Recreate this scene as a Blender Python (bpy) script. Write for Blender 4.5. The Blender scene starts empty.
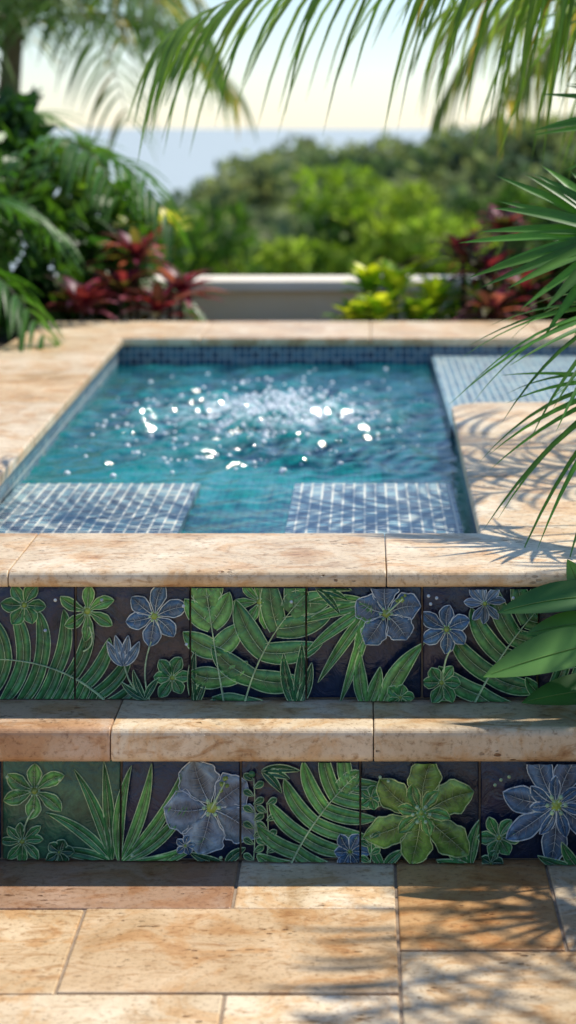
import bpy, bmesh, math, random
import numpy as np
from mathutils import Vector, Matrix
random.seed(7); np.random.seed(7)
scene = bpy.context.scene
CAMZ = 1.225
# ------------------------------------------------------------------ helpers
class B:
    def __init__(s): s.v=[]; s.f=[]; s.c=[]
    def add(s, verts, faces, col):
        o=len(s.v); s.v.extend([tuple(p) for p in verts])
        s.f.extend([tuple(i+o for i in f) for f in faces])
        if isinstance(col,(list,)) and len(col)==len(verts) and hasattr(col[0],'__len__'): s.c.extend(col)
        else: s.c.extend([col]*len(verts))
    def mesh(s,name):
        me=bpy.data.meshes.new(name); me.from_pydata(s.v,[],s.f)
        a=me.color_attributes.new('tint','FLOAT_COLOR','POINT')
        arr=np.ones((len(s.v),4),dtype=np.float32)
        if len(s.c): arr[:,:3]=np.array([c[:3] for c in s.c])
        a.data.foreach_set('color',arr.ravel()); return me
    def obj(s,name,mat,smooth=False,parent=None):
        me=s.mesh(name); ob=bpy.data.objects.new(name,me); scene.collection.objects.link(ob)
        me.materials.append(mat)
        if smooth: me.polygons.foreach_set('use_smooth',[True]*len(me.polygons))
        if parent: ob.parent=parent
        return ob
def empty(name):
    e=bpy.data.objects.new(name,None); scene.collection.objects.link(e); return e
def prism(b, poly, z0, z1, tint, bev=0.004, seg=2, nose=None):
    bm=bmesh.new()
    lo=[bm.verts.new((x,y,z0)) for x,y in poly]; hi=[bm.verts.new((x,y,z1)) for x,y in poly]
    n=len(poly)
    bm.faces.new(hi); bm.faces.new(lo[::-1])
    for i in range(n): bm.faces.new((lo[i],lo[(i+1)%n],hi[(i+1)%n],hi[i]))
    bmesh.ops.recalc_face_normals(bm,faces=bm.faces)
    if nose:
        ym=min(p[1] for p in poly)
        es=[e for e in bm.edges if all(abs(v.co.y-ym)<1e-6 for v in e.verts) and abs(e.verts[0].co.z-e.verts[1].co.z)<1e-6]
        bmesh.ops.bevel(bm,geom=es,offset=nose,segments=6,affect='EDGES',profile=0.5)
        es=[e for e in bm.edges if len(e.link_faces)==2 and e.calc_face_angle(0)>math.radians(60)]
        bmesh.ops.bevel(bm,geom=es,offset=.0022,segments=2,affect='EDGES',profile=0.5)
    elif bev>0:
        es=[e for e in bm.edges if abs(e.verts[0].co.z-e.verts[1].co.z)<1e-6]
        if n<=4: es=list(bm.edges)
        bmesh.ops.bevel(bm,geom=es,offset=bev,segments=seg,affect='EDGES',profile=0.5)
    bm.verts.index_update()
    b.add([v.co[:] for v in bm.verts],[[v.index for v in f.verts] for f in bm.faces],tint); bm.free()
def box(b,x0,x1,y0,y1,z0,z1,tint,bev=0.004,seg=2,nose=None):
    prism(b,[(x0,y0),(x1,y0),(x1,y1),(x0,y1)],z0,z1,tint,bev,seg,nose)
# ------------------------------------------------------------------ materials
def newmat(name):
    m=bpy.data.materials.new(name); m.use_nodes=True; nt=m.node_tree
    for n in list(nt.nodes): nt.nodes.remove(n)
    out=nt.nodes.new('ShaderNodeOutputMaterial'); return m,nt,out
def N(nt,t,**k):
    n=nt.nodes.new(t)
    for a,v in k.items(): setattr(n,a,v)
    return n
def mixc(nt,fac,a,b_,mode='MIX'):
    n=N(nt,'ShaderNodeMix',data_type='RGBA',blend_type=mode)
    for sock,val in ((0,fac),(6,a),(7,b_)):
        if hasattr(val,'links'): nt.links.new(val,n.inputs[sock])
        elif sock==0: n.inputs[0].default_value=val
        else: n.inputs[sock].default_value=(*val,1)
    return n.outputs[2]
def ramp(nt,src,stops):
    r=N(nt,'ShaderNodeValToRGB'); e=r.color_ramp.elements
    while len(e)<len(stops): e.new(0.5)
    for i,(p,c) in enumerate(stops): e[i].position=p; e[i].color=(*c,1) if len(c)==3 else c
    nt.links.new(src,r.inputs[0]); return r.outputs[0]
def noise(nt,vec,scale,detail=4,rough=.55,dist=0):
    n=N(nt,'ShaderNodeTexNoise'); n.inputs['Scale'].default_value=scale; n.inputs['Detail'].default_value=detail
    n.inputs['Roughness'].default_value=rough; n.inputs['Distortion'].default_value=dist
    if vec: nt.links.new(vec,n.inputs['Vector'])
    return n.outputs['Fac']
def mapping(nt,scale=(1,1,1),rot=(0,0,0),loc=(0,0,0)):
    tc=N(nt,'ShaderNodeTexCoord'); mp=N(nt,'ShaderNodeMapping')
    mp.inputs['Scale'].default_value=scale; mp.inputs['Rotation'].default_value=rot; mp.inputs['Location'].default_value=loc
    nt.links.new(tc.outputs['Object'],mp.inputs[0]); return mp.outputs[0]
def bump(nt,h,strength,dist,prev=None):
    bn=N(nt,'ShaderNodeBump'); bn.inputs['Distance'].default_value=dist
    if hasattr(strength,'links'): nt.links.new(strength,bn.inputs['Strength'])
    else: bn.inputs['Strength'].default_value=strength
    nt.links.new(h,bn.inputs['Height'])
    if prev: nt.links.new(prev,bn.inputs['Normal'])
    return bn.outputs[0]
def math_(nt,op,a,b_):
    n=N(nt,'ShaderNodeMath',operation=op)
    for i,v in enumerate((a,b_)):
        if hasattr(v,'links'): nt.links.new(v,n.inputs[i])
        else: n.inputs[i].default_value=v
    return n.outputs[0]

def travertine():
    m,nt,out=newmat('travertine'); p=N(nt,'ShaderNodeBsdfPrincipled'); nt.links.new(p.outputs[0],out.inputs[0])
    at=N(nt,'ShaderNodeAttribute',attribute_name='tint')
    v=mapping(nt); vs=mapping(nt,(1,2.6,2.6),(0,0,.25))
    cloud=noise(nt,v,5.5,6,.62,.6); cl=ramp(nt,cloud,[(.28,(.64,.51,.36)),(.42,(.92,.87,.80)),(.55,(1.02,1,.97)),(.70,(1.2,1.25,1.32))])
    c=mixc(nt,1.0,at.outputs['Color'],cl,'MULTIPLY')
    st=noise(nt,mapping(nt,(1,1,1),(0,0,0),(3,7,1)),7.5,7,.68,1.2)
    sw=ramp(nt,st,[(.48,(1,1,1)),(.58,(.88,.66,.43)),(.70,(.70,.44,.24))])
    c=mixc(nt,.68,c,sw,'MULTIPLY')
    vein=noise(nt,vs,11,8,.7,1.4); vr=ramp(nt,vein,[(.34,(.60,.42,.26)),(.47,(1,1,1)),(.62,(1,1,1)),(.8,(1.12,1.12,1.1))])
    c=mixc(nt,.8,c,vr,'MULTIPLY')
    speck=noise(nt,v,95,4,.7); sr=ramp(nt,speck,[(.3,(.50,.40,.32)),(.46,(1,1,1)),(.75,(1.1,1.1,1.1))])
    c=mixc(nt,.85,c,sr,'MULTIPLY')
    vo=N(nt,'ShaderNodeTexVoronoi',feature='F1'); vo.inputs['Scale'].default_value=75; vo.inputs['Randomness'].default_value=1
    nt.links.new(mapping(nt,(.6,1.3,1.3),(0,0,.15)),vo.inputs['Vector'])
    nd=noise(nt,vs,26,3)
    pit=ramp(nt,math_(nt,'ADD',vo.outputs['Distance'],nd),[(.65,(0,0,0)),(.72,(1,1,1))])
    zone=ramp(nt,noise(nt,v,9,3),[(.55,(1,1,1)),(.65,(0,0,0))])
    pit=math_(nt,'MAXIMUM',pit,zone)
    c=mixc(nt,pit,mixc(nt,1.0,c,(.38,.27,.18),'MULTIPLY'),c)
    nt.links.new(c,p.inputs['Base Color'])
    rr=N(nt,'ShaderNodeMapRange'); nt.links.new(cloud,rr.inputs[0]); rr.inputs[3].default_value=.30; rr.inputs[4].default_value=.55
    nt.links.new(rr.outputs[0],p.inputs['Roughness'])
    b1=bump(nt,pit,1,.004); b2=bump(nt,speck,.6,.002,b1); b3=bump(nt,cloud,.3,.006,b2)
    nt.links.new(b3,p.inputs['Normal']); return m
def glaze():
    m,nt,out=newmat('glazed_ceramic'); p=N(nt,'ShaderNodeBsdfPrincipled'); nt.links.new(p.outputs[0],out.inputs[0])
    at=N(nt,'ShaderNodeAttribute',attribute_name='tint'); v=mapping(nt)
    n1=noise(nt,v,26,5,.65,.8); n2=noise(nt,v,150,3,.6); n3=noise(nt,v,9,4,.6,.5)
    c=mixc(nt,1,at.outputs['Color'],ramp(nt,n1,[(.3,(.42,.50,.50)),(.5,(1,1,1)),(.70,(1.7,1.55,1.3))]),'MULTIPLY')
    c=mixc(nt,.7,c,ramp(nt,n3,[(.35,(.6,.68,.85)),(.5,(1,1,1)),(.65,(1.35,1.2,1.0))]),'MULTIPLY')
    c=mixc(nt,.6,c,ramp(nt,n2,[(.3,(.6,.6,.6)),(.55,(1.1,1.1,1.1))]),'MULTIPLY')
    nt.links.new(c,p.inputs['Base Color']); p.inputs['Roughness'].default_value=.45; p.inputs['Specular IOR Level'].default_value=.1
    p.inputs['Coat Weight'].default_value=1.0; p.inputs['Coat Roughness'].default_value=.05; p.inputs['Coat IOR'].default_value=1.45
    b=bump(nt,n1,.8,.005); b=bump(nt,n2,.15,.0006,b); nt.links.new(b,p.inputs['Normal']); nt.links.new(b,p.inputs['Coat Normal'])
    return m
def mosaic():
    m,nt,out=newmat('glass_mosaic'); p=N(nt,'ShaderNodeBsdfPrincipled'); nt.links.new(p.outputs[0],out.inputs[0])
    uv=N(nt,'ShaderNodeUVMap'); at=N(nt,'ShaderNodeAttribute',attribute_name='tint')
    sc=N(nt,'ShaderNodeVectorMath',operation='SCALE'); sc.inputs['Scale'].default_value=1/.0245; nt.links.new(uv.outputs[0],sc.inputs[0])
    fl=N(nt,'ShaderNodeVectorMath',operation='FLOOR'); nt.links.new(sc.outputs[0],fl.inputs[0])
    fr=N(nt,'ShaderNodeVectorMath',operation='FRACTION'); nt.links.new(sc.outputs[0],fr.inputs[0])
    wn=N(nt,'ShaderNodeTexWhiteNoise',noise_dimensions='2D'); nt.links.new(fl.outputs[0],wn.inputs[0])
    col=ramp(nt,wn.outputs['Value'],[(0,(.012,.045,.10)),(.3,(.025,.10,.17)),(.55,(.05,.18,.25)),(.8,(.14,.27,.31)),(1,(.30,.33,.30))])
    col=mixc(nt,1,col,at.outputs['Color'],'MULTIPLY')
    sx=N(nt,'ShaderNodeSeparateXYZ'); nt.links.new(fr.outputs[0],sx.inputs[0])
    def edge(o): return math_(nt,'ABSOLUTE',math_(nt,'SUBTRACT',o,.5),0)
    mx=math_(nt,'MAXIMUM',edge(sx.outputs[0]),edge(sx.outputs[1]))
    g=ramp(nt,mx,[(.38,(0,0,0)),(.41,(1,1,1))])
    c=mixc(nt,g,col,mixc(nt,1,(.56,.55,.48),at.outputs['Color'],'MULTIPLY')); nt.links.new(c,p.inputs['Base Color'])
    p.inputs['Roughness'].default_value=.3; p.inputs['Specular IOR Level'].default_value=.3
    inv=ramp(nt,g,[(0,(1,1,1)),(1,(0,0,0))]); nt.links.new(bump(nt,inv,.6,.002),p.inputs['Normal'])
    return m
def leafmat(name,trans=.35,rough=.42,tcol=(1.5,1.6,.6)):
    m,nt,out=newmat(name); p=N(nt,'ShaderNodeBsdfPrincipled'); at=N(nt,'ShaderNodeAttribute',attribute_name='tint')
    v=mapping(nt); n=noise(nt,v,9,3); c=mixc(nt,1,at.outputs['Color'],ramp(nt,n,[(.3,(.7,.75,.7)),(.7,(1.25,1.2,1.1))]),'MULTIPLY')
    nt.links.new(c,p.inputs['Base Color']); p.inputs['Roughness'].default_value=rough
    t=N(nt,'ShaderNodeBsdfTranslucent'); nt.links.new(mixc(nt,1,c,tcol,'MULTIPLY'),t.inputs[0])
    mx=N(nt,'ShaderNodeMixShader'); mx.inputs[0].default_value=trans
    nt.links.new(p.outputs[0],mx.inputs[1]); nt.links.new(t.outputs[0],mx.inputs[2]); nt.links.new(mx.outputs[0],out.inputs[0]); return m
def simple(name,c1,c2,scale,rough=.8,bs=.4,bd=.01):
    m,nt,out=newmat(name); p=N(nt,'ShaderNodeBsdfPrincipled'); nt.links.new(p.outputs[0],out.inputs[0])
    v=mapping(nt); n=noise(nt,v,scale,6,.65); nt.links.new(ramp(nt,n,[(.3,c1),(.7,c2)]),p.inputs['Base Color'])
    p.inputs['Roughness'].default_value=rough; nt.links.new(bump(nt,n,bs,bd),p.inputs['Normal']); return m
def watermat():
    m,nt,out=newmat('pool_water'); v=mapping(nt); at=N(nt,'ShaderNodeAttribute',attribute_name='tint')
    sx=N(nt,'ShaderNodeSeparateColor'); nt.links.new(at.outputs['Color'],sx.inputs[0])
    n=noise(nt,v,42,3,.6,.6); bn=bump(nt,n,.25,.008)
    tr=N(nt,'ShaderNodeBsdfTransparent'); tr.inputs[0].default_value=(.16,.76,.80,1)
    foam=math_(nt,'MULTIPLY',sx.outputs[1],ramp(nt,noise(nt,v,26,5,.7),[(.40,(0,0,0)),(.60,(1,1,1))]))
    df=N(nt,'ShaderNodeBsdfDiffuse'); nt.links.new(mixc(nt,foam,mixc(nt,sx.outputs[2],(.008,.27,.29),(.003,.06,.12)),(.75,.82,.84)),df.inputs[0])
    a=N(nt,'ShaderNodeMixShader'); nt.links.new(math_(nt,'MINIMUM',1.0,math_(nt,'ADD',.5,foam)),a.inputs[0])
    nt.links.new(tr.outputs[0],a.inputs[1]); nt.links.new(df.outputs[0],a.inputs[2])
    gl=N(nt,'ShaderNodeBsdfGlossy'); gl.inputs['Roughness'].default_value=.08; nt.links.new(bn,gl.inputs['Normal'])
    fr=N(nt,'ShaderNodeFresnel'); fr.inputs[0].default_value=1.42; nt.links.new(bn,fr.inputs['Normal'])
    mx=N(nt,'ShaderNodeMixShader'); nt.links.new(fr.outputs[0],mx.inputs[0]); nt.links.new(a.outputs[0],mx.inputs[1]); nt.links.new(gl.outputs[0],mx.inputs[2])
    nt.links.new(mx.outputs[0],out.inputs[0]); return m
def seamat():
    m,nt,out=newmat('sea'); p=N(nt,'ShaderNodeBsdfPrincipled'); nt.links.new(p.outputs[0],out.inputs[0])
    v=mapping(nt,(.02,.1,1)); n=noise(nt,v,1,5); nt.links.new(ramp(nt,n,[(.3,(.38,.45,.45)),(.7,(.44,.51,.51))]),p.inputs['Base Color'])  # pale base colour carries the sea haze
    p.inputs['Roughness'].default_value=.6; nt.links.new(bump(nt,n,.3,.5),p.inputs['Normal']); return m
M_trav=travertine(); M_glaze=glaze(); M_mos=mosaic(); M_leaf=leafmat('leaf'); M_far=leafmat('far_foliage',.35,.85,(1.3,1.4,.8))
M_bark=simple('bark',(.08,.06,.04),(.22,.17,.12),30); M_soil=simple('soil',(.03,.022,.015),(.09,.065,.04),12,.95,.8,.03)
M_grout=simple('grout',(.24,.17,.11),(.38,.29,.20),60,.9); M_stucco=simple('cream_stucco',(.93,.72,.45),(.96,.79,.54),6,.85,.2,.004)
M_ground=simple('ground_cover',(.05,.09,.02),(.13,.17,.05),.6,.95,.5,.1)
M_water=watermat(); M_sea=seamat()
# ------------------------------------------------------------------ tones
CR=(.77,.635,.445); CR2=(.71,.57,.38); TAN=(.65,.475,.285); RUST=(.57,.345,.155); RED=(.42,.27,.175); WARM=(.69,.505,.295)
# ------------------------------------------------------------------ patio
b=B(); G=.0022
def slab(x0,x1,y0,y1,t):
    k=random.uniform(.92,1.06); box(b,x0+G,x1-G,y0+G,y1-G,-.03,random.uniform(-.0012,.0012),tuple(q*k for q in t),.003,2)
Y0=3.341
slab(-.62,-.208,3.129,Y0,RED); slab(-.208,.05,3.129,Y0,CR); slab(.05,.30,2.97,Y0,RUST); slab(.30,.72,2.97,Y0,CR)
slab(-.95,-.62,3.129,Y0,TAN)
slab(-.95,-.4375,2.822,3.129,WARM); slab(-.4375,.05,2.822,3.129,TAN)
slab(.05,.62,2.66,2.97,CR2); slab(.62,.95,2.66,2.97,WARM)
slab(-.70,-.198,2.52,2.822,CR2); slab(-.198,.05,2.52,2.822,CR); slab(-.95,-.70,2.52,2.822,CR)
slab(.05,.36,2.36,2.66,TAN); slab(.36,.95,2.36,2.66,CR); slab(-.95,.05,2.36,2.52,CR2)
slab(.72,.95,2.97,Y0,TAN)
cols=[CR,CR2,TAN,WARM,CR,CR2,RUST,CR]
def fill(xa,xb,ya,yb):
    y=ya
    while y<yb-.05:
        h=random.choice([.2,.31,.41]); y2=min(yb,y+h)
        if yb-y2<.08:y2=yb
        x=xa
        while x<xb-.02:
            x2=min(xb,x+random.choice([.31,.41,.61]))
            if xb-x2<.1:x2=xb
            slab(x,x2,y,y2,random.choice(cols)); x=x2
        y=y2
fill(-3.2,-.95,.2,Y0); fill(.95,3.2,.2,2.55); fill(-.95,.95,.2,2.36)
b.obj('patio',M_trav)
b=B(); box(b,-3.2,3.2,.2,3.36,-.06,-.004,(.3,.22,.15),0); gr=b.obj('grout_bed',M_grout)
gr.parent=bpy.data.objects['patio']
# ------------------------------------------------------------------ steps
steps=empty('garden_steps')
XL,XR=-2.4,.60
b=B()
xs=[-2.4,-1.75,-1.30,-.86,-.421,.014,.60]; tt=[CR,CR2,TAN,(.60,.43,.29),CR,CR2]
for i in range(6):
    box(b,xs[i]+.0008,xs[i+1]-.0008,3.306,3.4765,.169,.2267,tt[i],0,4,.015)
b.obj('tread',M_trav,False,steps)
b=B(); box(b,XL+.01,XR-.01,3.341,3.486,-.01,.1685,(.3,.2,.1),0); box(b,XL+.01,XR-.01,3.486,3.70,-.01,.4245,(.3,.2,.1),0)
b.obj('riser_core',M_grout,False,steps)
# ------------------------------------------------------------------ relief art
GF=(.055,.225,.070); GD=(.022,.12,.048); GL=(.115,.335,.090); GO=(.42,.60,.34); YG=(.27,.38,.07)
BF=(.065,.145,.25); BLt=(.17,.26,.34); BO=(.56,.65,.68)
class Art:
    def __init__(s,sc,Y): s.b=B(); s.s=sc; s.Y=Y; s.lift=0
    def P(s,px,py): return np.array(((px-365)/s.s, CAMZ-(py-125)/s.s))
    def v(s,p,h): return (p[0], s.Y-h*2.3-s.lift, p[1])
    def ridge(s,pts,r,h,col,taper=False):
        pts=[np.array(p) for p in pts]; n=len(pts); V=[];F=[]
        for i,p in enumerate(pts):
            a=pts[max(0,i-1)]; c=pts[min(n-1,i+1)]; t=c-a; t=t/(np.linalg.norm(t)+1e-9); q=np.array((-t[1],t[0]))
            rr=r*(1-.75*i/(n-1)) if taper else r
            for o,hh in ((-1,-.3),(-.55,.55),(.55,.55),(1,-.3)): V.append(s.v(p+q*o*rr,h+hh*rr))
        for i in range(n-1):
            for k in range(3): F.append((4*i+k,4*i+k+1,4*i+5+k,4*i+4+k))
        s.b.add(V,F,col)
    def blade(s,p0,p1,p2,w,fill=GF,out=GO,prof='leaf',n=16,veins=0,wav=0,r=.0009,mid=True):
        s.lift+=.00014
        ts=np.linspace(0,1,n); L=[];R=[];C=[];V=[];F=[];K=[]
        ph=random.uniform(0,6); kk=random.uniform(.75,1.2); fill=tuple(x*kk for x in fill)
        for t in ts:
            c=(1-t)**2*p0+2*t*(1-t)*p1+t*t*p2; d=2*(1-t)*(p1-p0)+2*t*(p2-p1); d/=np.linalg.norm(d)+1e-9; q=np.array((-d[1],d[0]))
            if prof=='leaf': f=max(0,math.sin(math.pi*t**.8))**.8
            elif prof=='petal': f=max(0,math.sin(math.pi*t**1.3))**.8*.96+.04*(1-t)
            elif prof=='round': f=max(0,math.sin(math.pi*t**1.6))**.6*.97+.03*(1-t)
            elif prof=='lobe': f=(.8+.2*t)*max(0,1-t**3.0)**.75
            elif prof=='point': f=(.62+.9*t)*max(0,1-t**1.8)**.9
            hw=w*f*(1+wav*math.sin(t*22+ph)); hw2=w*f*(1+wav*math.sin(t*20+ph+2))
            l=c+q*hw; rr_=c-q*hw2; L.append(l);R.append(rr_);C.append(c)
            g0=.7+.5*t if prof in('petal','round') else 1
            for k,(o,hh,g) in enumerate(((1,.0003,.75),(.6,.0022,1.2),(.05,.0008,.45),(-.05,.0008,.45),(-.6,.0022,1.2),(-1,.0003,.75))):
                pt=c+q*(o*hw if o>0 else o*hw2); V.append(s.v(pt,hh)); K.append(tuple(x*g*g0 for x in fill))
        for i in range(n-1):
            for k in range(5): F.append((6*i+k,6*i+k+1,6*i+7+k,6*i+6+k))
        s.b.add(V,F,K)
        s.ridge(L,r,.0009,out); s.ridge(R,r,.0009,out)
        if mid: s.ridge(C[:-2],r*.8,.0014,out,True)
        for k in range(veins):
            i=int((k+1)*(n-3)/(veins+1)); j=min(n-1,i+2)
            s.ridge([C[i],C[i]*.5+L[j]*.5,C[j]*.18+L[j]*.82],r*.45,.0019,tuple(x*.55 for x in out),True)
            s.ridge([C[i],C[i]*.5+R[j]*.5,C[j]*.18+R[j]*.82],r*.45,.0019,tuple(x*.55 for x in out),True)
    def disc(s,c,r,col,h=.004):
        V=[s.v(c,h)];n=10
        for k in (1,2):
            for i in range(n):
                a=2*math.pi*i/n; V.append(s.v(c+np.array((math.cos(a),math.sin(a)))*r*(.6 if k==1 else 1),h*.85 if k==1 else h*.3))
        F=[(0,1+i,1+(i+1)%n) for i in range(n)]+[(1+i,1+n+i,1+n+(i+1)%n,1+(i+1)%n) for i in range(n)]
        s.b.add(V,F,col)
    def flower(s,px,py,rp,n=5,fill=BF,out=BO,wid=.5,veins=2,rot=0,wav=0.04,squash=1,cen=YG,stamen=False,prof='petal'):
        c=s.P(px,py); R=rp/s.s
        for k in range(n):
            a=rot+2*math.pi*k/n+random.uniform(-.12,.12); d=np.array((math.cos(a),math.sin(a)*squash)); q=np.array((-d[1],d[0]))
            RR=R*random.uniform(.84,1.12)
            s.blade(c+d*RR*.08,c+d*RR*.55+q*RR*random.uniform(.0,.18),c+d*RR,R*wid*random.uniform(.9,1.12),fill,out,prof,15,veins,wav,.0008 if rp<30 else .0010)
        s.lift+=.0003
        s.disc(c,R*.12,cen,.003)
        for k in range(6):
            a=k*1.05; s.disc(c+np.array((math.cos(a),math.sin(a)))*R*.15,R*.045,GO,.0035)
        if stamen:
            a=rot+.5; d=np.array((math.cos(a),math.sin(a)))
            s.ridge([c,c+d*R*.3,c+d*R*.6],.0016,.003,GO)
            for k in range(6): s.disc(c+d*R*(.45+.04*k)+np.random.uniform(-1,1,2)*R*.06,R*.045,YG,.0042)
    def monstera(s,a,m,e,W,k=6,fill=GF,out=GO,fwd=.55,veins=0,fat=1.0,prof='lobe'):
        a,m,e=[s.P(*p) for p in (a,m,e)]; W/=s.s; span=np.linalg.norm(e-a); lw=span*.84/(k-1)*.50*fat
        for i in range(k):
            t=.03+.84*i/(k-1); c=(1-t)**2*a+2*t*(1-t)*m+t*t*e; d=2*(1-t)*(m-a)+2*t*(e-m); d/=np.linalg.norm(d); q=np.array((-d[1],d[0]))
            ln=W*(math.sin(math.pi*(.20+.70*t))**.75)*random.uniform(.93,1.07)
            for sd in (1,-1):
                back=(-.30+fwd*t*2.2)
                dr=q*sd+d*back; dr/=np.linalg.norm(dr)
                s.blade(c-dr*.002,c+dr*ln*.5-d*ln*.05,c+dr*ln*.92+d*ln*.22,lw,fill,out,prof,14,veins)
        c=(1-.8)**2*a+2*.8*.2*m+.64*e
        s.blade(c,(c+e)/2,e,lw*1.25,fill,out,prof,12,veins)
        s.lift+=.0003
        pts=[(1-t)**2*a+2*t*(1-t)*m+t*t*e for t in np.linspace(0,.97,14)]
        s.ridge(pts,.0021,.0018,out,True)
    def fan(s,h,tips,w=.006,fill=GF,out=GO,bow=.12,veins=0):
        h0=s.P(*h)
        for tp in tips:
            e=s.P(*tp[:2]); d=e-h0; q=np.array((-d[1],d[0])); bw=tp[2] if len(tp)>2 else bow
            s.blade(h0,h0+d*.5+q*bw,e,w,fill,out,'leaf',18,veins)
    def stem(s,pts,r=.0016,col=GO):
        s.lift+=.0002
        P=[s.P(*p) for p in pts]
        if len(P)==3: P=[(1-t)**2*P[0]+2*t*(1-t)*P[1]+t*t*P[2] for t in np.linspace(0,1,10)]
        s.ridge(P,r,.0012,col)
    def vine(s,x,y0,y1):
        s.stem([(x,y0),(x+3,(y0+y1)/2),(x,y1)],.001)
        k=0; y=y0
        while y>y1:
            sd=1 if k%2 else -1; c=s.P(x,y); e=s.P(x+sd*10,y-6); s.blade(c,(c+e)/2,e,.0055,GF,GO,'round',9,0,0,.0009); y-=8;k+=1
U=Art(575,3.478)
U.monstera((114,708),(60,648),(-38,660),62,9,GF,GO,.30)
U.flower(25,604,24,6,GF,GO,.28,1); U.flower(88,610,30,6,GL,GO,.20,1,.5); U.stem([(90,625),(98,645),(84,650)])
U.stem([(152,640),(140,670),(150,698)]); U.stem([(124,660),(130,690),(146,694)])
U.flower(155,615,31,6,BF,BO,.27,3,.3)
U.fan((124,664),[(108,640,.1),(116,634,0),(129,634,0),(140,640,-.1)],.0085,BLt,BO)
U.flower(173,676,21,6,GF,GO,.30,1)
U.fan((146,698),[(122,680),(134,668),(160,676)],.006,GD,GO,veins=1)
U.flower(260,600,26,7,GL,GO,.20,1,.5)
U.fan((196,704),[(196,648),(208,676)],.008,GD,GO,veins=1)
U.monstera((226,708),(214,640),(206,580),36,5,GL,GO,.85,1,1.0,'point')
U.monstera((244,706),(258,640),(308,590),54,5,GF,GO,.75,2,1.0,'point')
U.fan((296,706),[(284,650,.1),(302,640,-.05),(312,660,-.1)],.010,GD,GO,veins=2)
U.fan((372,602),[(306,600,-.1),(304,620,-.08),(306,650,-.05),(318,680,-.02),(340,700,.03),(354,650,0)],.0095,GL,GO)
U.fan((316,586),[(348,598),(340,612),(352,588)],.007,GD,GO)
U.fan((366,706),[(360,648,.1),(380,664,-.1)],.012,GL,GO,veins=3); U.fan((380,706),[(424,640,.12)],.016,GL,GO,veins=4)
U.flower(386,611,38,5,BF,BO,.38,5,.25,.09,stamen=True)
U.flower(400,694,14,5,GF,GO,.4,0)
U.monstera((466,716),(500,640),(556,586),58,7,GF,GO,.5,0)
U.monstera((545,720),(575,660),(640,630),52,7,GF,GO,.5,0)
U.flower(484,600,20,8,BLt,BO,.22,0); U.flower(446,625,27,6,BF,BO,.29,2,.4); U.stem([(450,645),(440,660),(444,690)]); U.flower(441,678,21,6,GF,GO,.30,1)
U.flower(578,600,20,6,BF,BO,.36,1)
for (x,y) in [(515,602),(522,596),(512,594),(430,600),(436,594),(428,592),(188,640),(104,596),(58,596),(48,626),(185,602),(292,598)]: U.disc(U.P(x,y),.003,BO,.002)
L=Art(600,3.333)
L.fan((112,862),[(46,812,-.15),(74,768,-.1),(104,760,-.02),(50,850,-.1)],.0095,GF,GO)
L.flower(35,790,31,6,GL,GO,.26,3,.4); L.stem([(35,808),(28,815),(24,830)]); L.flower(23,840,22,8,GF,GO,.21,1)
L.fan((120,862),[(132,764,.12),(152,762,-.1),(184,766,-.16),(194,790,-.2),(206,836,-.2),(176,852,-.15)],.0095,GL,GO)
L.flower(60,850,14,5,GD,GO,.4,0)
L.flower(212,806,50,5,BLt,BO,.40,6,.6,.10,stamen=True)
L.fan((226,862),[(190,850),(246,846)],.008,GD,GO,veins=1)
L.flower(186,843,10,5,BF,BO,.4,0)
L.vine(254,858,776); L.vine(267,858,800); L.disc(L.P(252,772),.006,GF,.002)
L.monstera((288,868),(312,812),(360,768),56,7,GL,GO,.45,0)
L.fan((262,768),[(290,776),(300,768),(282,790)],.007,GD,GO)
L.flower(350,848,18,6,BF,BO,.35,1)
L.fan((470,862),[(444,838),(480,815),(436,856)],.010,GF,GO,veins=2)
L.fan((384,864),[(368,832),(404,846)],.008,GF,GO,veins=1)
L.flower(371,794,13,5,GF,GO,.4,0); L.vine(370,858,830)
L.flower(421,810,56,6,(.17,.34,.06),(.50,.64,.28),.29,6,.3,.08,1,GL,False); L.flower(421,808,27,6,GL,(.55,.64,.26),.26,2,.8,.05,1,YG)
L.flower(498,833,21,6,GF,GO,.30,1); L.flower(490,858,12,5,GD,GO,.4,0)
L.flower(555,800,60,7,BF,BO,.21,5,.15,.03); L.flower(555,800,30,7,BF,BO,.2,2,.6,.02)
L.fan((578,864),[(536,850),(560,836),(600,838)],.009,GF,GO,veins=1)
for (x,y) in [(380,772),(388,776),(500,775),(508,772),(494,780),(222,852),(10,772),(62,775),(134,850)]: L.disc(L.P(x,y),.003,GO,.002)
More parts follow.
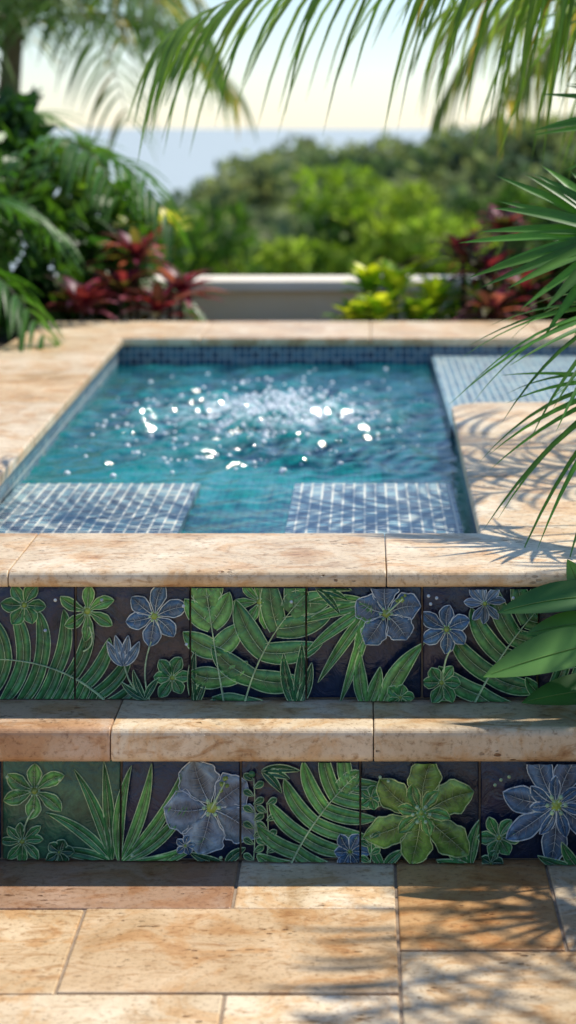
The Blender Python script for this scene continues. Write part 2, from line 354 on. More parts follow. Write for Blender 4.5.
def tile_row(art,j0,width,nsrc,zlo,zhi,bgs,name,i0,i1):
    src=bmesh.new(); me=art.b.mesh('tmp'); src.from_mesh(me); bpy.data.meshes.remove(me)
    g=.0018; parts=[]
    for k in range(nsrc):
        x0=j0+k*width+g; x1=j0+(k+1)*width-g
        bm=src.copy()
        for co,no in (((x0,0,0),(-1,0,0)),((x1,0,0),(1,0,0)),((0,0,zlo+.001),(0,0,-1)),((0,0,zhi-.001),(0,0,1))):
            bmesh.ops.bisect_plane(bm,geom=list(bm.verts)+list(bm.edges)+list(bm.faces),plane_co=co,plane_no=no,clear_outer=True)
        lay=bm.verts.layers.float_color.get('tint'); bm.verts.index_update()
        vs=[v.co[:] for v in bm.verts]; cs=[tuple(v[lay])[:3] for v in bm.verts]; fs=[[v.index for v in f.verts] for f in bm.faces]; bm.free()
        parts.append((vs,fs,cs))
    src.free(); out=B()
    for i in range(i0,i1):
        k=i%nsrc; dx=(i-k)*width; x0=j0+i*width+g; x1=x0+width-2*g
        if x1>XR: continue
        bmv=B(); dy=random.uniform(-.0008,.0008)
        box(bmv,x0,x1,art.Y+dy,art.Y+.0078,zlo+.001,zhi-.001,bgs[k],.0022,2)
        out.add(bmv.v,bmv.f,bgs[k])
        vs,fs,cs=parts[k]
        if vs: out.add([(p[0]+dx,p[1]+dy,p[2]) for p in vs],fs,cs)
    return out.obj(name,M_glaze,True,steps)
wU=115.5/575; NV=(.007,.020,.062); NP=(.020,.021,.052); NB=(.036,.030,.045)
tile_row(U,(-40-365)/575,wU,5,.2275,.4240,[NP,NB,NV,NV,NP],'relief_tiles_upper',-6,8)
wL=119.5/600
tile_row(L,(1.8-365)/600,wL,5,.001,.1680,[(.034,.12,.07),NV,NP,(.014,.025,.046),NV],'relief_tiles_lower',-8,8)
for o in ('relief_tiles_upper','relief_tiles_lower'):
    me=bpy.data.objects[o].data
    bm=bmesh.new(); bm.from_mesh(me)
    for e in bm.edges:
        if len(e.link_faces)==2 and e.calc_face_angle(0)>math.radians(60): e.smooth=False
    bm.to_mesh(me); bm.free()
# ------------------------------------------------------------------ pool
pool=empty('spa_pool')
Zc0,Zc1=.4255,.455
b=B()
def cop(poly,t,bev=.006,nose=None):
    k=random.uniform(.96,1.05); prism(b,poly,Zc0,Zc1,tuple(q*k for q in t),bev,3,nose)
g=.0008
xs=[-2.35,-1.26,-.616,.037,.62]; tt=[CR,CR2,(.74,.60,.41),CR]
for i in range(4):
    cop([(xs[i]+g,3.45),(xs[i+1]-g,3.45),(xs[i+1]-g,3.774),(xs[i]+g,3.774)],tt[i],0,.0135)
def lx(y): return -.787+(-.877+.787)*(y-3.774)/(7.23-3.774)
ys=[3.776,4.35,4.95,5.55,6.2,6.75,7.228]; lt=[CR2,CR,CR,WARM,CR,CR2]
for i in range(6):
    cop([(-1.26,ys[i]+g),(lx(ys[i]),ys[i]+g),(lx(ys[i+1]),ys[i+1]-g),(-1.26,ys[i+1]-g)],lt[i])
xs=[-1.26,-.6,.02,.64,1.3,1.9]
for i in range(5): cop([(xs[i]+g,7.232),(xs[i+1]-g,7.232),(xs[i+1]-g,7.85),(xs[i]+g,7.85)],random.choice([CR,CR2,CR]))
def rx(y): return .217+(.235-.217)*(y-3.774)/(5.56-3.774)
ys=[3.776,4.38,5.0]
for i in range(2): cop([(rx(ys[i]),ys[i]+g),(.62,ys[i]+g),(.62,ys[i+1]-g),(rx(ys[i+1]),ys[i+1]-g)],[CR,CR2][i])
arc=[(rx(5.0),5.002),(.62,5.002),(.62,5.56)]
for k in range(9):
    a=math.pi/2+ k/8*math.pi/2; arc.append((.235+.12+.12*math.cos(a),5.44+.12*math.sin(a)))
cop(arc,CR,.006)
cop([(.622,5.0),(1.9,5.0),(1.9,5.56),(.622,5.56)],CR2)
b.obj('coping',M_trav,False,pool)
def quads(name,qs,tints,par):
    me=bpy.data.meshes.new(name); V=[];F=[];UV=[];C=[]
    for q,t in zip(qs,tints):
        o=len(V); V+=q; F.append(tuple(range(o,o+4))); C+=[t]*4
        p=[Vector(x) for x in q]; u=(p[1]-p[0]); u.normalize(); w=(p[3]-p[0]); w=(w-u*w.dot(u)).normalized()
        UV+=[((x-p[0]).dot(u)+.3,(x-p[0]).dot(w)) for x in p]
    me.from_pydata(V,[],F); uvl=me.uv_layers.new(name='UVMap')
    for i,uv in enumerate(UV): uvl.data[i].uv=uv
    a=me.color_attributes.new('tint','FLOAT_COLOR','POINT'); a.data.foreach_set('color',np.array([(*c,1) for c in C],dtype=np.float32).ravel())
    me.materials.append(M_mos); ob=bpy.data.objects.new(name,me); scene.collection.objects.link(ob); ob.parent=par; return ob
zt,zb=Zc0,.012; n0=(-.80,3.71); n1=(.232,3.71); f0=(-.892,7.245); c1=(.25,5.575); f1=(.25,7.245)
zl=.392
W1=(1,1,1)
qs=[[(n0[0],n0[1],zb),(f0[0],f0[1],zb),(f0[0],f0[1],zt),(n0[0],n0[1],zt)],
 [(f0[0],f0[1],zb),(1.7,f1[1],zb),(1.7,f1[1],zt),(f0[0],f0[1],zt)],
 [(n1[0],n1[1],zb),(n0[0],n0[1],zb),(n0[0],n0[1],zt),(n1[0],n1[1],zt)],
 [(c1[0],c1[1],zb),(n1[0],n1[1],zb),(n1[0],n1[1],zt),(c1[0],c1[1],zt)],
 [(f1[0]-.01,f1[1],zb),(c1[0]-.01,c1[1]-.0,zb),(c1[0]-.01,c1[1],zl),(f1[0]-.01,f1[1],zl)],
 [(c1[0]-.01,c1[1]-.3,zl),(1.7,c1[1]-.3,zl),(1.7,f1[1]-.002,zl),(f1[0]-.01,f1[1]-.002,zl)],
 [(-.95,3.7,zb),(.3,3.7,zb),(.3,7.3,zb),(-.95,7.3,zb)]]
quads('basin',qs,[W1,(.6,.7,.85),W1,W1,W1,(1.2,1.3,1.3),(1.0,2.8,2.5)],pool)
zs=.376
def ledge(x0,x1,y0,y1):
    return [[(x0,y0,zs),(x1,y0,zs),(x1,y1,zs),(x0,y1,zs)],[(x1,y1,zb),(x0,y1,zb),(x0,y1,zs),(x1,y1,zs)],[(x0,y1,zb),(x0,y0,zb),(x0,y0,zs),(x0,y1,zs)],[(x1,y0,zb),(x1,y1,zb),(x1,y1,zs),(x1,y0,zs)]]
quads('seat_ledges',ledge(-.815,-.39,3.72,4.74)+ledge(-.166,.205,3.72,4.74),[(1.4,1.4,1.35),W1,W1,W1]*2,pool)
b=B(); s_=(.5,.4,.3)
box(b,-1.24,-.91,3.72,7.83,-.02,Zc0-.001,s_,0); box(b,-.909,1.88,7.25,7.83,-.02,Zc0-.001,s_,0); box(b,.262,.60,3.72,5.55,-.02,Zc0-.001,s_,0)
box(b,.262,1.88,5.551,7.249,-.02,zl-.004,s_,0); box(b,.601,1.88,5.02,5.55,-.02,Zc0-.001,s_,0)
b.obj('masonry',M_stucco,False,pool)
# water surface: gentle swell everywhere, steep chop over the jets
nx,ny=220,660
X,Yy=np.meshgrid(np.linspace(-.90,.26,nx),np.linspace(3.72,7.245,ny))
H=np.zeros_like(X); H2=np.zeros_like(X)
rs=np.random.RandomState(3)
for i in range(70):
    lam=np.exp(rs.uniform(np.log(.04),np.log(.34))); k=2*np.pi/lam; a=rs.uniform(0,2*np.pi); ph=rs.uniform(0,6.28)
    H+=.024/k*np.sin(k*(X*np.cos(a)+Yy*np.sin(a))+ph+.9*np.sin(3*X+2*Yy+ph))
for i in range(44):
    lam=np.exp(rs.uniform(np.log(.05),np.log(.18))); k=2*np.pi/lam; a=-.92+rs.normal(0,.65); ph=rs.uniform(0,6.28)
    H2+=.125/k*np.sin(k*(X*np.cos(a)+Yy*np.sin(a))+ph+1.3*np.sin(5*X+4*Yy+ph)+.8*np.sin(11*X-7*Yy+2*ph))
r_=np.sqrt((X+.27)**2+((Yy-6.0))**2)
core=np.exp(-(((X+.33)/.56)**2+((Yy-5.8)/1.05)**2)**1.5)
H=H*(.6+.5*np.clip((Yy-4.6)/2,0,1))*np.clip((Yy-4.72)/.4,.22,1)+H2*core*.92+.016*np.exp(-(r_/.16)**2)
H*=np.clip((X+.895)/.06,0.1,1)*np.clip((.255-X)/.06,0.1,1)
H=np.minimum(H,.05)
bb=B(); bb.v=np.stack([X,Yy,.360+H*.9],-1).reshape(-1,3).tolist()
idx=np.arange(nx*ny).reshape(ny,nx); bb.f=np.stack([idx[:-1,:-1],idx[:-1,1:],idx[1:,1:],idx[1:,:-1]],-1).reshape(-1,4).tolist()
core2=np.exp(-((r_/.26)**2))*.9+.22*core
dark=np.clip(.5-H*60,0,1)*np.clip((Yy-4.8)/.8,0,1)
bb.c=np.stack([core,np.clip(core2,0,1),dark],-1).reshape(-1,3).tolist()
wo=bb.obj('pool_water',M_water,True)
# jet spray and foam, as white beads that stand in for sun glints
ico=bmesh.new(); bmesh.ops.create_icosphere(ico,subdivisions=2,radius=1); iv=[v.co.copy() for v in ico.verts]; iF=[[v.index for v in f.verts] for f in ico.faces]; ico.free()
b=B()
for i in range(620):
    near=random.random()<.35
    x=random.gauss(-.27,.09) if near else random.gauss(-.33,.25); y=random.gauss(6.0,.15) if near else random.gauss(5.80,.55)
    if not(-.8<x<.18 and 4.9<y<7.1): continue
    j=int((x+.90)/1.16*(nx-1)); i2=int((y-3.72)/3.525*(ny-1)); z=.36+.9*H[i2,j]+(abs(random.gauss(0,.02)) if near else 0)
    r=random.choice([.003,.004,.005,.006,.007])
    b.add([(x+v.x*r*1.2,y+v.y*r*1.2,z+v.z*r) for v in iv],iF,(1,1,1))
m,nt,out=newmat('foam_glint_bead'); p=N(nt,'ShaderNodeBsdfPrincipled'); p.inputs['Base Color'].default_value=(.9,.93,.95,1); p.inputs['Roughness'].default_value=.2; nt.links.new(p.outputs[0],out.inputs[0])
b.obj('spray_glints',m,True,wo)
# ------------------------------------------------------------------ wall and beds
gw=empty('garden_wall'); b=B(); box(b,-3.5,4.5,9.0,9.25,-.3,.478,(1,1,1),.004); b.obj('wall_body',M_stucco,False,gw)
b=B(); box(b,-3.55,4.55,8.96,9.29,.479,.527,(1,1,1),.008,3); b.obj('wall_cap',simple('white_cap',(.86,.76,.60),(.90,.82,.68),5,.7,.15,.003),False,gw)
b=B(); box(b,-3.4,-1.262,3.72,8.99,-.02,.33,(1,1,1),.02); box(b,-1.262,4.4,7.86,8.99,-.02,.34,(1,1,1),.02)
box(b,.622,4.4,2.56,4.995,-.02,.36,(1,1,1),.02); box(b,1.902,4.4,4.995,7.86,-.02,.36,(1,1,1),.02)
b.obj('planting_bed',M_soil)
# ------------------------------------------------------------------ terrain and sea
def topz(x):
    return np.interp(x,[-60,-24,-16.4,-11.5,-8.7,-4.5,2.4,7.3,20,60,200],[-30,-16,-4.9,-3.3,-1.4,-.6,-.2,.6,3,6,10])
def gz(x,y):
    base=-.17*np.maximum(0,y-9.3)-.03
    hill=-30+(topz(x)-2.6+30)*np.exp(-((y-140)/60)**2)
    return np.maximum(np.maximum(base,hill),-32)
gx=np.unique(np.concatenate([np.linspace(-400,-40,12),np.linspace(-40,40,60),np.linspace(40,400,12)])); gy=np.unique(np.concatenate([np.linspace(-60,9.3,8),np.linspace(9.3,200,70),np.linspace(200,420,8)]))
GX,GY=np.meshgrid(gx,gy); GZ=gz(GX,GY); ny_,nx_=GX.shape; idx=np.arange(nx_*ny_).reshape(ny_,nx_)
me=bpy.data.meshes.new('ground'); me.from_pydata(np.stack([GX,GY,GZ],-1).reshape(-1,3).tolist(),[],np.stack([idx[:-1,:-1],idx[:-1,1:],idx[1:,1:],idx[1:,:-1]],-1).reshape(-1,4).tolist())
me.materials.append(M_ground); me.polygons.foreach_set('use_smooth',[True]*len(me.polygons))
o=bpy.data.objects.new('ground',me); scene.collection.objects.link(o); o.location.z=-.032
me=bpy.data.meshes.new('sea'); me.from_pydata([(-20000,60,-26),(20000,60,-26),(20000,16000,-26),(-20000,16000,-26)],[],[(0,1,2,3)]); me.materials.append(M_sea)
o=bpy.data.objects.new('sea',me); scene.collection.objects.link(o)
# ------------------------------------------------------------------ vegetation primitives
UP=Vector((0,0,1))
def jit(c,a=.2):
    k=random.uniform(1-a,1+a); return (c[0]*k*random.uniform(.9,1.1),c[1]*k,c[2]*k*random.uniform(.85,1.15))
def strip(b,p,d,L,w,droop,col,seg=6,fold=.25,prof='lance',nrm=UP):
    d=Vector(d).normalized(); p=Vector(p); s=d.cross(nrm)
    if s.length<.05: s=Vector((1,0,0))
    s.normalize(); V=[];F=[]
    for i in range(seg+1):
        u=i/seg
        q=p+d*(L*u*(1-.18*droop*u))+Vector((0,0,-1))*(droop*L*u*u)
        if prof=='lance': f=min(1,.35+3*u)*(1-u**2.2)+.02
        elif prof=='broad': f=math.sin(math.pi*min(1,u*.97+.03)**.8)**.8 if u<1 else .02
        t=(d+Vector((0,0,-1))*(2*droop*u)).normalized(); nn=s.cross(t).normalized()
        V+= [q-s*w*f+nn*abs(w*f)*fold, q, q+s*w*f+nn*abs(w*f)*fold]
    for i in range(seg):
        a=3*i; F+=[(a,a+1,a+4,a+3),(a+1,a+2,a+5,a+4)]
    c2=tuple(x*1.5 for x in col)
    b.add(V,F,[ (col if k%3!=1 else c2) for k in range(len(V))])
def tube(b,pts,r0,r1,col,n=6):
    V=[];F=[];m=len(pts)
    for i,p in enumerate(pts):
        p=Vector(p); t=(Vector(pts[min(m-1,i+1)])-Vector(pts[max(0,i-1)])).normalized()
        a=t.cross(Vector((0,1,0)))
        if a.length<.1: a=t.cross(Vector((1,0,0)))
        a.normalize(); c=t.cross(a); r=r0+(r1-r0)*i/(m-1)
        for k in range(n):
            an=2*math.pi*k/n; V.append(p+(a*math.cos(an)+c*math.sin(an))*r)
    for i in range(m-1):
        for k in range(n): F.append((n*i+k,n*i+(k+1)%n,n*i+n+(k+1)%n,n*i+n+k))
    b.add(V,F,col)
def bez(P,t):
    P=[Vector(p) for p in P]
    while len(P)>1: P=[P[i]*(1-t)+P[i+1]*t for i in range(len(P)-1)]
    return P[0]
def frond(b,P,n,LL,w,col,droop=.7,fwd=.6,r0=.009,start=.15,scol=(.30,.32,.08),lift=0.15,dry=0.0):
    m=24; pts=[bez(P,i/m) for i in range(m+1)]; tube(b,pts,r0,.0015,scol)
    for i in range(n):
        t=start+(1-start)*(i+random.uniform(.2,.8))/n; p=bez(P,t); T=(bez(P,min(1,t+.01))-bez(P,t-.01)).normalized(); S=T.cross(UP).normalized()
        Lf=LL*(.45+.75*math.sin(math.pi*(.12+.80*(t-start)/(1-start))))
        for sd in (1,-1):
            f=fwd*(.7+.8*t)+random.uniform(-.15,.15)
            d=S*sd+T*f+UP*(lift+random.uniform(-.15,.15))
            c=jit(col,.25)
            if random.random()<dry: c=jit((.30,.22,.06),.2)
            strip(b,p,d,Lf*random.uniform(.82,1.1),w*random.uniform(.75,1.2),droop*random.uniform(.6,1.4),c,6,.35)
def crown(b,c,n,Lr,rise,LL,w,col,az=(0,360),nl=26,droop=.6,dry=0,scol=(.2,.22,.07)):
    for i in range(n):
        a=math.radians(az[0]+(az[1]-az[0])*(i+random.uniform(.1,.9))/n); h=Vector((math.cos(a),math.sin(a),0)); e=random.uniform(.2,1.2); L_=Lr*random.uniform(.8,1.1)
        P=[c,Vector(c)+h*L_*.3+UP*rise*e,Vector(c)+h*L_*.75+UP*rise*e*.9,Vector(c)+h*L_+UP*(rise*e-.55*L_*random.uniform(.5,1.1))]
        frond(b,P,nl,LL,w,col,droop,.6,.012*Lr,.12,scol,.15,dry)
def fan_leaf(b,hub,A,Nn,R,n,span,w,col,droop=.25,crn=None):
    A=Vector(A).normalized(); Nn=Vector(Nn); Nn=(Nn-A*Nn.dot(A)).normalized(); S=Nn.cross(A)
    for i in range(n):
        a=math.radians(-span/2+span*i/(n-1)+random.uniform(-3,3)); d=A*math.cos(a)+S*math.sin(a)+Nn*random.uniform(-.08,.08)
        L_=R*(1-.25*abs(a)/math.radians(span/2))*random.uniform(.85,1.06)
        strip(b,hub,d,L_,w*random.uniform(.8,1.15),droop*random.uniform(.3,1.8),jit(col,.3),9,.4,'lance',Nn)
    if crn is not None:
        c=Vector(crn); mid=(c+Vector(hub))/2+UP*.06
        tube(b,[bez([c,mid,hub],t/8) for t in range(9)],.006,.0035,(.2,.26,.08))
def cloud(name,cells,leaf,per,cols,mat,parent=None,asp=.45):
    V=[];F=[];C=[]
    for (cx,cy,cz,rx_,ry_,rz_) in cells:
        n=per; d=np.random.normal(size=(n,3)); d/=np.linalg.norm(d,axis=1)[:,None]; rad=np.random.uniform(.25,1,size=(n,1))**.45
        rad*=1+.18*np.sin(d[:,:1]*5+cx)+.15*np.sin(d[:,2:]*7+cy)
        P=np.array((cx,cy,cz))+d*rad*np.array((rx_,ry_,rz_))
        a=np.random.normal(size=(n,3))*.6+d*.6; a/=np.linalg.norm(a,axis=1)[:,None]; r=np.random.normal(size=(n,3)); c=np.cross(a,r); c/=np.linalg.norm(c,axis=1)[:,None]
        sz=leaf*np.random.uniform(.6,1.3,size=(n,1)); o=len(V)
        q=np.stack([P-a*sz*.5,P+c*sz*asp*.5,P+a*sz*.6,P-c*sz*asp*.5],1).reshape(-1,3)
        base=np.array(random.choice(cols)); k=np.random.uniform(.6,1.4,size=(n,1))
        cc=np.repeat(base*k,4,axis=0)
        V.extend(q.tolist()); C.extend(cc.tolist()); F.extend([(o+4*i,o+4*i+1,o+4*i+2,o+4*i+3) for i in range(n)])
    b=B(); b.v=V;b.f=F;b.c=C; return b.obj(name,mat,False,parent)
def pxw(px,py,Y): return Vector(((px-365)*Y/2000,Y,CAMZ-(py-125)*Y/2000))
# ------------------------------------------------------------------ foreground coconut palm (right)
GP=(.13,.22,.03)
pt=empty('palm_tree'); cr=Vector((1.35,4.8,1.15))
b=B(); tube(b,[(1.38,4.8,.3),(1.36,4.8,.7),(1.35,4.8,1.15)],.09,.06,(.2,.2,.2),12); b.obj('trunk',M_bark,True,pt)
b=B()
frond(b,[cr,Vector((1.0,5.0,1.66)),Vector((.53,4.95,1.76)),Vector((-.12,4.9,1.69)),Vector((-.47,4.85,1.45))],42,.36,.0100,GP,.85,.8,.012,.16,(.38,.40,.10),.0,.05)
frond(b,[cr,Vector((.94,4.95,1.17)),Vector((.61,4.8,1.48)),Vector((.30,4.75,1.73)),Vector((-.06,4.7,1.80))],36,.42,.0105,GP,.75,.7,.014,.12,(.46,.44,.10),.05,.05)
frond(b,[cr,Vector((1.0,4.7,1.45)),Vector((.72,4.6,1.68)),Vector((.45,4.5,1.72)),Vector((.20,4.5,1.62))],32,.36,.0100,GP,.85,.7,.012,.12,(.42,.42,.10),.05,.08)
frond(b,[cr,Vector((1.0,5.4,1.75)),Vector((.66,5.6,1.8)),Vector((.24,5.7,1.55))],32,.38,.011,(.16,.22,.04),.9,.6,.011,.1,(.34,.33,.10),.1,.15)
frond(b,[cr,Vector((1.0,4.0,1.8)),Vector((.85,3.6,1.75)),Vector((.66,3.15,1.40))],22,.28,.010,GP,.6,.6,.011,.1)  # unseen frond, added to cast leaf shadows on the patio
frond(b,[cr,Vector((1.2,3.9,1.9)),Vector((1.05,3.3,2.1)),Vector((.80,2.75,1.85))],24,.36,.013,GP,.6,.6,.011,.1)  # second added shadow caster, also out of view
for az in (-20,40,85,-60):
    h=Vector((math.cos(math.radians(az)),math.sin(math.radians(az)),0)); frond(b,[cr,cr+h*.4+UP*.5,cr+h*.9+UP*.5,cr+h*1.3],26,.34,.010,GP,.8)
b.obj('fronds',M_leaf,True,pt)
# fan palm right
fp=empty('fan_palm'); b=B(); FG=(.065,.175,.03); fc=Vector((.95,3.95,.50))
Yf=3.95
fan_leaf(b,pxw(622,236,Yf),(-1,.05,.10),(-.1,-.70,.6),.33,20,150,.0150,FG,.10,fc)
fan_leaf(b,pxw(640,310,Yf-.1),(-1,-.1,-.02),(-.1,-.35,.9),.41,17,140,.0080,FG,.30,fc)
fan_leaf(b,pxw(646,385,Yf-.2),(-.95,-.2,-.25),(-.2,-.5,.8),.38,17,140,.0085,FG,.34,fc)
fan_leaf(b,pxw(690,120,Yf+.2),(-.9,0,.1),(-.1,-.8,.5),.34,18,130,.013,FG,.15,fc)
fan_leaf(b,Vector((.86,3.78,1.12)),(-1,-.25,.15),(.1,-.1,1),.33,14,150,.010,FG,.18,fc)  # out-of-view leaf added to throw shadow on the right tread
fan_leaf(b,Vector((.80,3.5,.95)),(-.8,-.5,.1),(.1,0,1),.26,14,160,.010,FG,.2,fc)
fan_leaf(b,Vector((1.15,3.6,.9)),(.3,-.8,.4),(0,.4,.9),.32,20,200,.012,FG,.2,fc)
fan_leaf(b,Vector((1.3,4.1,1.0)),(.8,.3,.3),(-.3,.1,.9),.32,20,200,.012,FG,.2,fc)
b.obj('fronds',M_leaf,True,fp); b=B(); tube(b,[(.96,3.95,.3),(.95,3.95,.52)],.05,.03,(.2,.2,.2),10); b.obj('trunk',M_bark,True,fp)
# broad leaf plant right
b=B(); BG=(.045,.15,.035); bc=Vector((.72,3.45,.36))
def broad(hub,d,L_,w,droop,c,nrm=(0,-.7,.7)):
    tube(b,[bez([bc,(bc+Vector(hub))/2+UP*.05,hub],t/5) for t in range(6)],.004,.003,(.12,.2,.06)); strip(b,hub,d,L_,w,droop,jit(c,.15),14,.22,'broad',Vector(nrm))
    # raised pale midrib lying on the leaf
    d=Vector(d).normalized(); s_=[Vector(hub)+d*(L_*u*(1-.18*droop*u))-UP*(droop*L_*u*u)+Vector(nrm).normalized()*.0012 for u in [k/10*.94 for k in range(11)]]
    tube(b,s_,.0016,.0005,(.20,.34,.10),5)
broad(pxw(610,596,3.42),(-1,-.1,.02),.20,.034,.14,BG,(0,-.55,.8)); broad(pxw(612,640,3.34),(-1,-.15,-.16),.225,.040,.08,(.09,.23,.05),(0,-.6,.75)); broad(pxw(592,616,3.45),(-.35,0,.9),.12,.024,.1,(.09,.22,.05))
broad(pxw(604,622,3.40),(-1,-.2,.02),.14,.026,.12,(.10,.24,.05),(0,-.5,.8)); broad(pxw(622,688,3.38),(-.9,-.2,.02),.18,.034,.1,BG,(0,-.5,.8))
for k in range(10):
    a=random.uniform(-1.2,1.6); broad(bc+Vector((.08*math.cos(a)+.06,.08*math.sin(a),random.uniform(.08,.25))),(math.cos(a),math.sin(a),.2),.17,.03,.3,BG,(0,0,1))
b.obj('philodendron_plant',M_leaf,True)
# ------------------------------------------------------------------ left planting
b=B(); AG=(.05,.14,.02)
for (c,n,Lr,rise) in (((-1.60,8.3,.45),13,.85,.85),((-1.85,7.2,.4),9,.75,.60)):
    crown(b,Vector(c),n,Lr,rise,.24,.014,AG,(0,360),22,.5,0,(.12,.16,.05))
b.obj('areca_palm',M_leaf,True)
cloud('tropical_shrub',[(-1.5,8.5,.62,.38,.3,.36),(-1.25,8.6,.55,.26,.25,.30),(-1.72,8.2,.85,.3,.3,.35),(-1.12,8.75,.74,.22,.2,.24),(-1.62,8.55,1.0,.25,.2,.25),(-1.35,8.7,.95,.25,.2,.22),(-1.6,8.6,1.2,.2,.2,.15)],.12,400,[(.05,.14,.02),(.09,.20,.03),(.15,.26,.04),(.03,.09,.02)],M_leaf)
def rosette(name,c,n,L_,w,cols,up=(.2,1.3),droop=.35):
    b=B(); c=Vector(c)
    for i in range(n):
        a=i*2.4+random.uniform(-.2,.2); e=up[1]-(up[1]-up[0])*i/n
        k=random.choice(cols); strip(b,c+UP*(.05*(1-i/n)),(math.cos(a),math.sin(a),e),L_*random.uniform(.8,1.1),w*random.uniform(.8,1.1),droop*random.uniform(.6,1.4),jit(k,.25),7,.3,'broad')
    tube(b,[(c.x,c.y,.32),(c.x,c.y,c.z+.03)],.012,.01,(.08,.06,.04))
    return b.obj(name,M_leaf,True)
RD=[(.26,.03,.065),(.15,.02,.05),(.38,.11,.15),(.09,.03,.035),(.12,.10,.04)]
for c in ((-1.0,8.20,.50),(-.84,8.10,.44),(-1.14,8.05,.46),(-.95,8.35,.64),(-.76,8.25,.50)): rosette('cordyline_plant',c,28,.24,.024,RD)
for c in ((.50,8.45,.56),(.66,8.35,.48),(.42,8.6,.62),(.80,8.5,.58),(.60,8.6,.74),(.52,8.2,.42)): rosette('cordyline_plant',c,28,.23,.024,RD)
YL=[(.45,.50,.03),(.30,.45,.03),(.55,.55,.06),(.22,.38,.03)]
for c in ((.06,8.30,.40),(.22,8.35,.38),(.13,8.45,.50),(-.04,8.4,.36),(.30,8.45,.44),(.02,8.5,.5)): rosette('croton_plant',c,26,.18,.032,YL,(.3,1.6),.25)
for c in ((-.84,8.6,.74),(-1.02,8.7,.70)): rosette('croton_plant',c,18,.15,.026,[(.55,.48,.10),(.4,.42,.07)],(.3,1.6),.25)
cloud('tropical_shrub',[(1.05,8.5,.6,.3,.25,.3),(1.4,8.4,.7,.35,.3,.4),(.85,8.8,.5,.25,.1,.2),(.62,8.7,.42,.3,.15,.14)],.10,350,[(.05,.13,.02),(.12,.22,.03)],M_leaf)
# far palms
pt=empty('palm_tree'); b=B(); tube(b,[(-2.3,12,-.8),(-2.2,12,.6),(-2.10,12,1.9)],.10,.06,(.2,.2,.2),10); b.obj('trunk',M_bark,True,pt)
b=B(); crown(b,Vector((-2.10,12,1.80)),18,1.35,.5,.38,.019,(.09,.16,.04),(0,360),30,.6,.1); b.obj('fronds',M_leaf,True,pt)
pt=empty('palm_tree'); b=B(); tube(b,[(2.2,9.9,-.2),(2.15,9.9,1.0),(2.1,9.9,1.75)],.12,.07,(.2,.2,.2),10); b.obj('trunk',M_bark,True,pt)
b=B(); crown(b,Vector((2.1,9.9,1.75)),14,1.7,.55,.38,.016,(.16,.20,.05),(0,360),32,.7,.25); b.obj('fronds',M_leaf,True,pt)
# mid shrubs
def tree(name,x,y,ztop,r,n,leaf,cols,per):
    e=empty(name); z0=float(gz(np.array(x),np.array(y))); b=B(); base=Vector((x,y,z0)); hc=ztop-r*.8
    tube(b,[base,base+Vector((.1,0,(hc-z0)*.5)),Vector((x,y,hc))],.09*r+.03,.04*r+.015,(.2,.2,.2),8)
    cells=[]
    for i in range(n):
        a=random.uniform(0,6.28); q=random.uniform(.1,1)**.5*r; zz=ztop-random.uniform(.2,1.5)*r*(.4+.8*q/r)
        c=(x+q*math.cos(a),y+q*math.sin(a),zz); s_=random.uniform(.20,.42)*r; cells.append((*c,s_,s_,s_*.75))
        tube(b,[Vector((x,y,hc-random.uniform(0,.6)*r)),(Vector((x,y,hc))+Vector(c))/2+Vector((0,0,-.1)),c],.03*r,.008,(.2,.2,.2),5)
    b.obj('limbs',M_bark,True,e); cloud('crown',cells,leaf,per,cols,M_far,e)
BR=[(.24,.36,.03),(.32,.44,.05),(.08,.17,.02),(.36,.46,.06)]
DK=[(.10,.20,.03),(.15,.26,.04),(.05,.10,.02)]
tree('garden_tree',-1.3,22,.30,1.1,16,.16,BR,240); tree('garden_tree',.1,24,.72,1.3,20,.17,BR,240); tree('garden_tree',-.6,19,-.25,.9,12,.15,BR,220)
tree('garden_tree',1.6,26,.75,1.3,16,.17,DK,240); tree('garden_tree',1.0,18,-.15,.9,12,.15,BR,220); tree('garden_tree',2.8,21,.8,1.2,14,.17,DK,220)
tree('garden_tree',-2.6,26,-.8,1.1,12,.17,BR,220); tree('garden_tree',-1.8,16,-.35,.8,10,.13,DK,220); tree('garden_tree',.3,15,-.25,.7,10,.13,DK,220)
tree('garden_tree',-3.8,30,-1.4,1.2,12,.17,DK,200); tree('garden_tree',4.4,28,1.3,1.7,14,.2,DK,200)
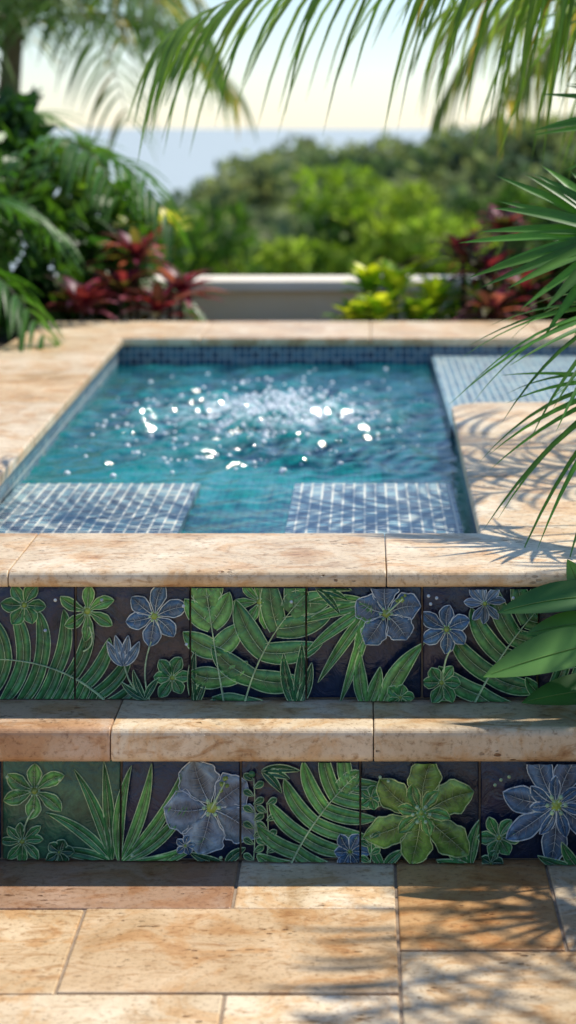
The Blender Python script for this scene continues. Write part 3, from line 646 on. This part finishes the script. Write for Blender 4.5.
# hillside trees
cells=[]
FC=[(.20,.27,.13),(.28,.32,.15),(.10,.16,.08),(.32,.35,.18),(.14,.20,.11)]  # distance haze is mixed into these light grey-greens
for i in range(560):
    y=random.uniform(45,150); x=random.uniform(-.20,.26)*y+random.uniform(-4,6); z=float(gz(np.array(x),np.array(y)))
    if z<-25.5: continue
    r=random.uniform(1.2,2.3); cells.append((x,y,z+r*.75,r,r,r*.85))
for i in range(90):
    x=random.uniform(-20,30); y=random.uniform(132,146); z=float(gz(np.array(x),np.array(y))); r=random.uniform(1.1,1.9); cells.append((x,y,z+r*.8+random.uniform(0,.5),r,r,r*.85))
cloud('hillside_trees',cells,.85,75,FC,M_far,None,.7)
# ------------------------------------------------------------------ light
EL,AZ=58,50
w=bpy.data.worlds.new('World'); scene.world=w; w.use_nodes=True; nt=w.node_tree
sky=nt.nodes.new('ShaderNodeTexSky'); sky.sky_type='NISHITA'; sky.sun_disc=False; sky.sun_elevation=math.radians(EL); sky.sun_rotation=math.radians(AZ)
sky.air_density=1.0; sky.dust_density=.05; sky.ozone_density=1.2
bg=nt.nodes['Background']; bg.inputs[1].default_value=.145
nt.links.new(mixc(nt,1,sky.outputs[0],(.84,.90,1.06),'MULTIPLY'),bg.inputs[0])
sd=bpy.data.lights.new('sun','SUN'); sd.energy=5.0; sd.angle=math.radians(.8); sd.color=(1,.94,.84)
so=bpy.data.objects.new('sun',sd); scene.collection.objects.link(so)
D=Vector((math.sin(math.radians(AZ))*math.cos(math.radians(EL)),math.cos(math.radians(AZ))*math.cos(math.radians(EL)),math.sin(math.radians(EL))))
so.rotation_euler=D.to_track_quat('Z','Y').to_euler(); so.location=(0,0,10)
# ------------------------------------------------------------------ camera
cd=bpy.data.cameras.new('camera'); co=bpy.data.objects.new('camera',cd); scene.collection.objects.link(co); scene.camera=co
co.location=(0,0,CAMZ); co.rotation_euler=(math.radians(90),0,0)
cd.sensor_width=36; cd.lens=2000/1024*36; cd.shift_y=-387/1024; cd.shift_x=-77/1024
cd.clip_start=.05; cd.clip_end=60000
cd.dof.use_dof=True; cd.dof.focus_distance=3.42; cd.dof.aperture_fstop=3.6
scene.view_settings.view_transform='Standard'; scene.view_settings.look='None'; scene.view_settings.exposure=0
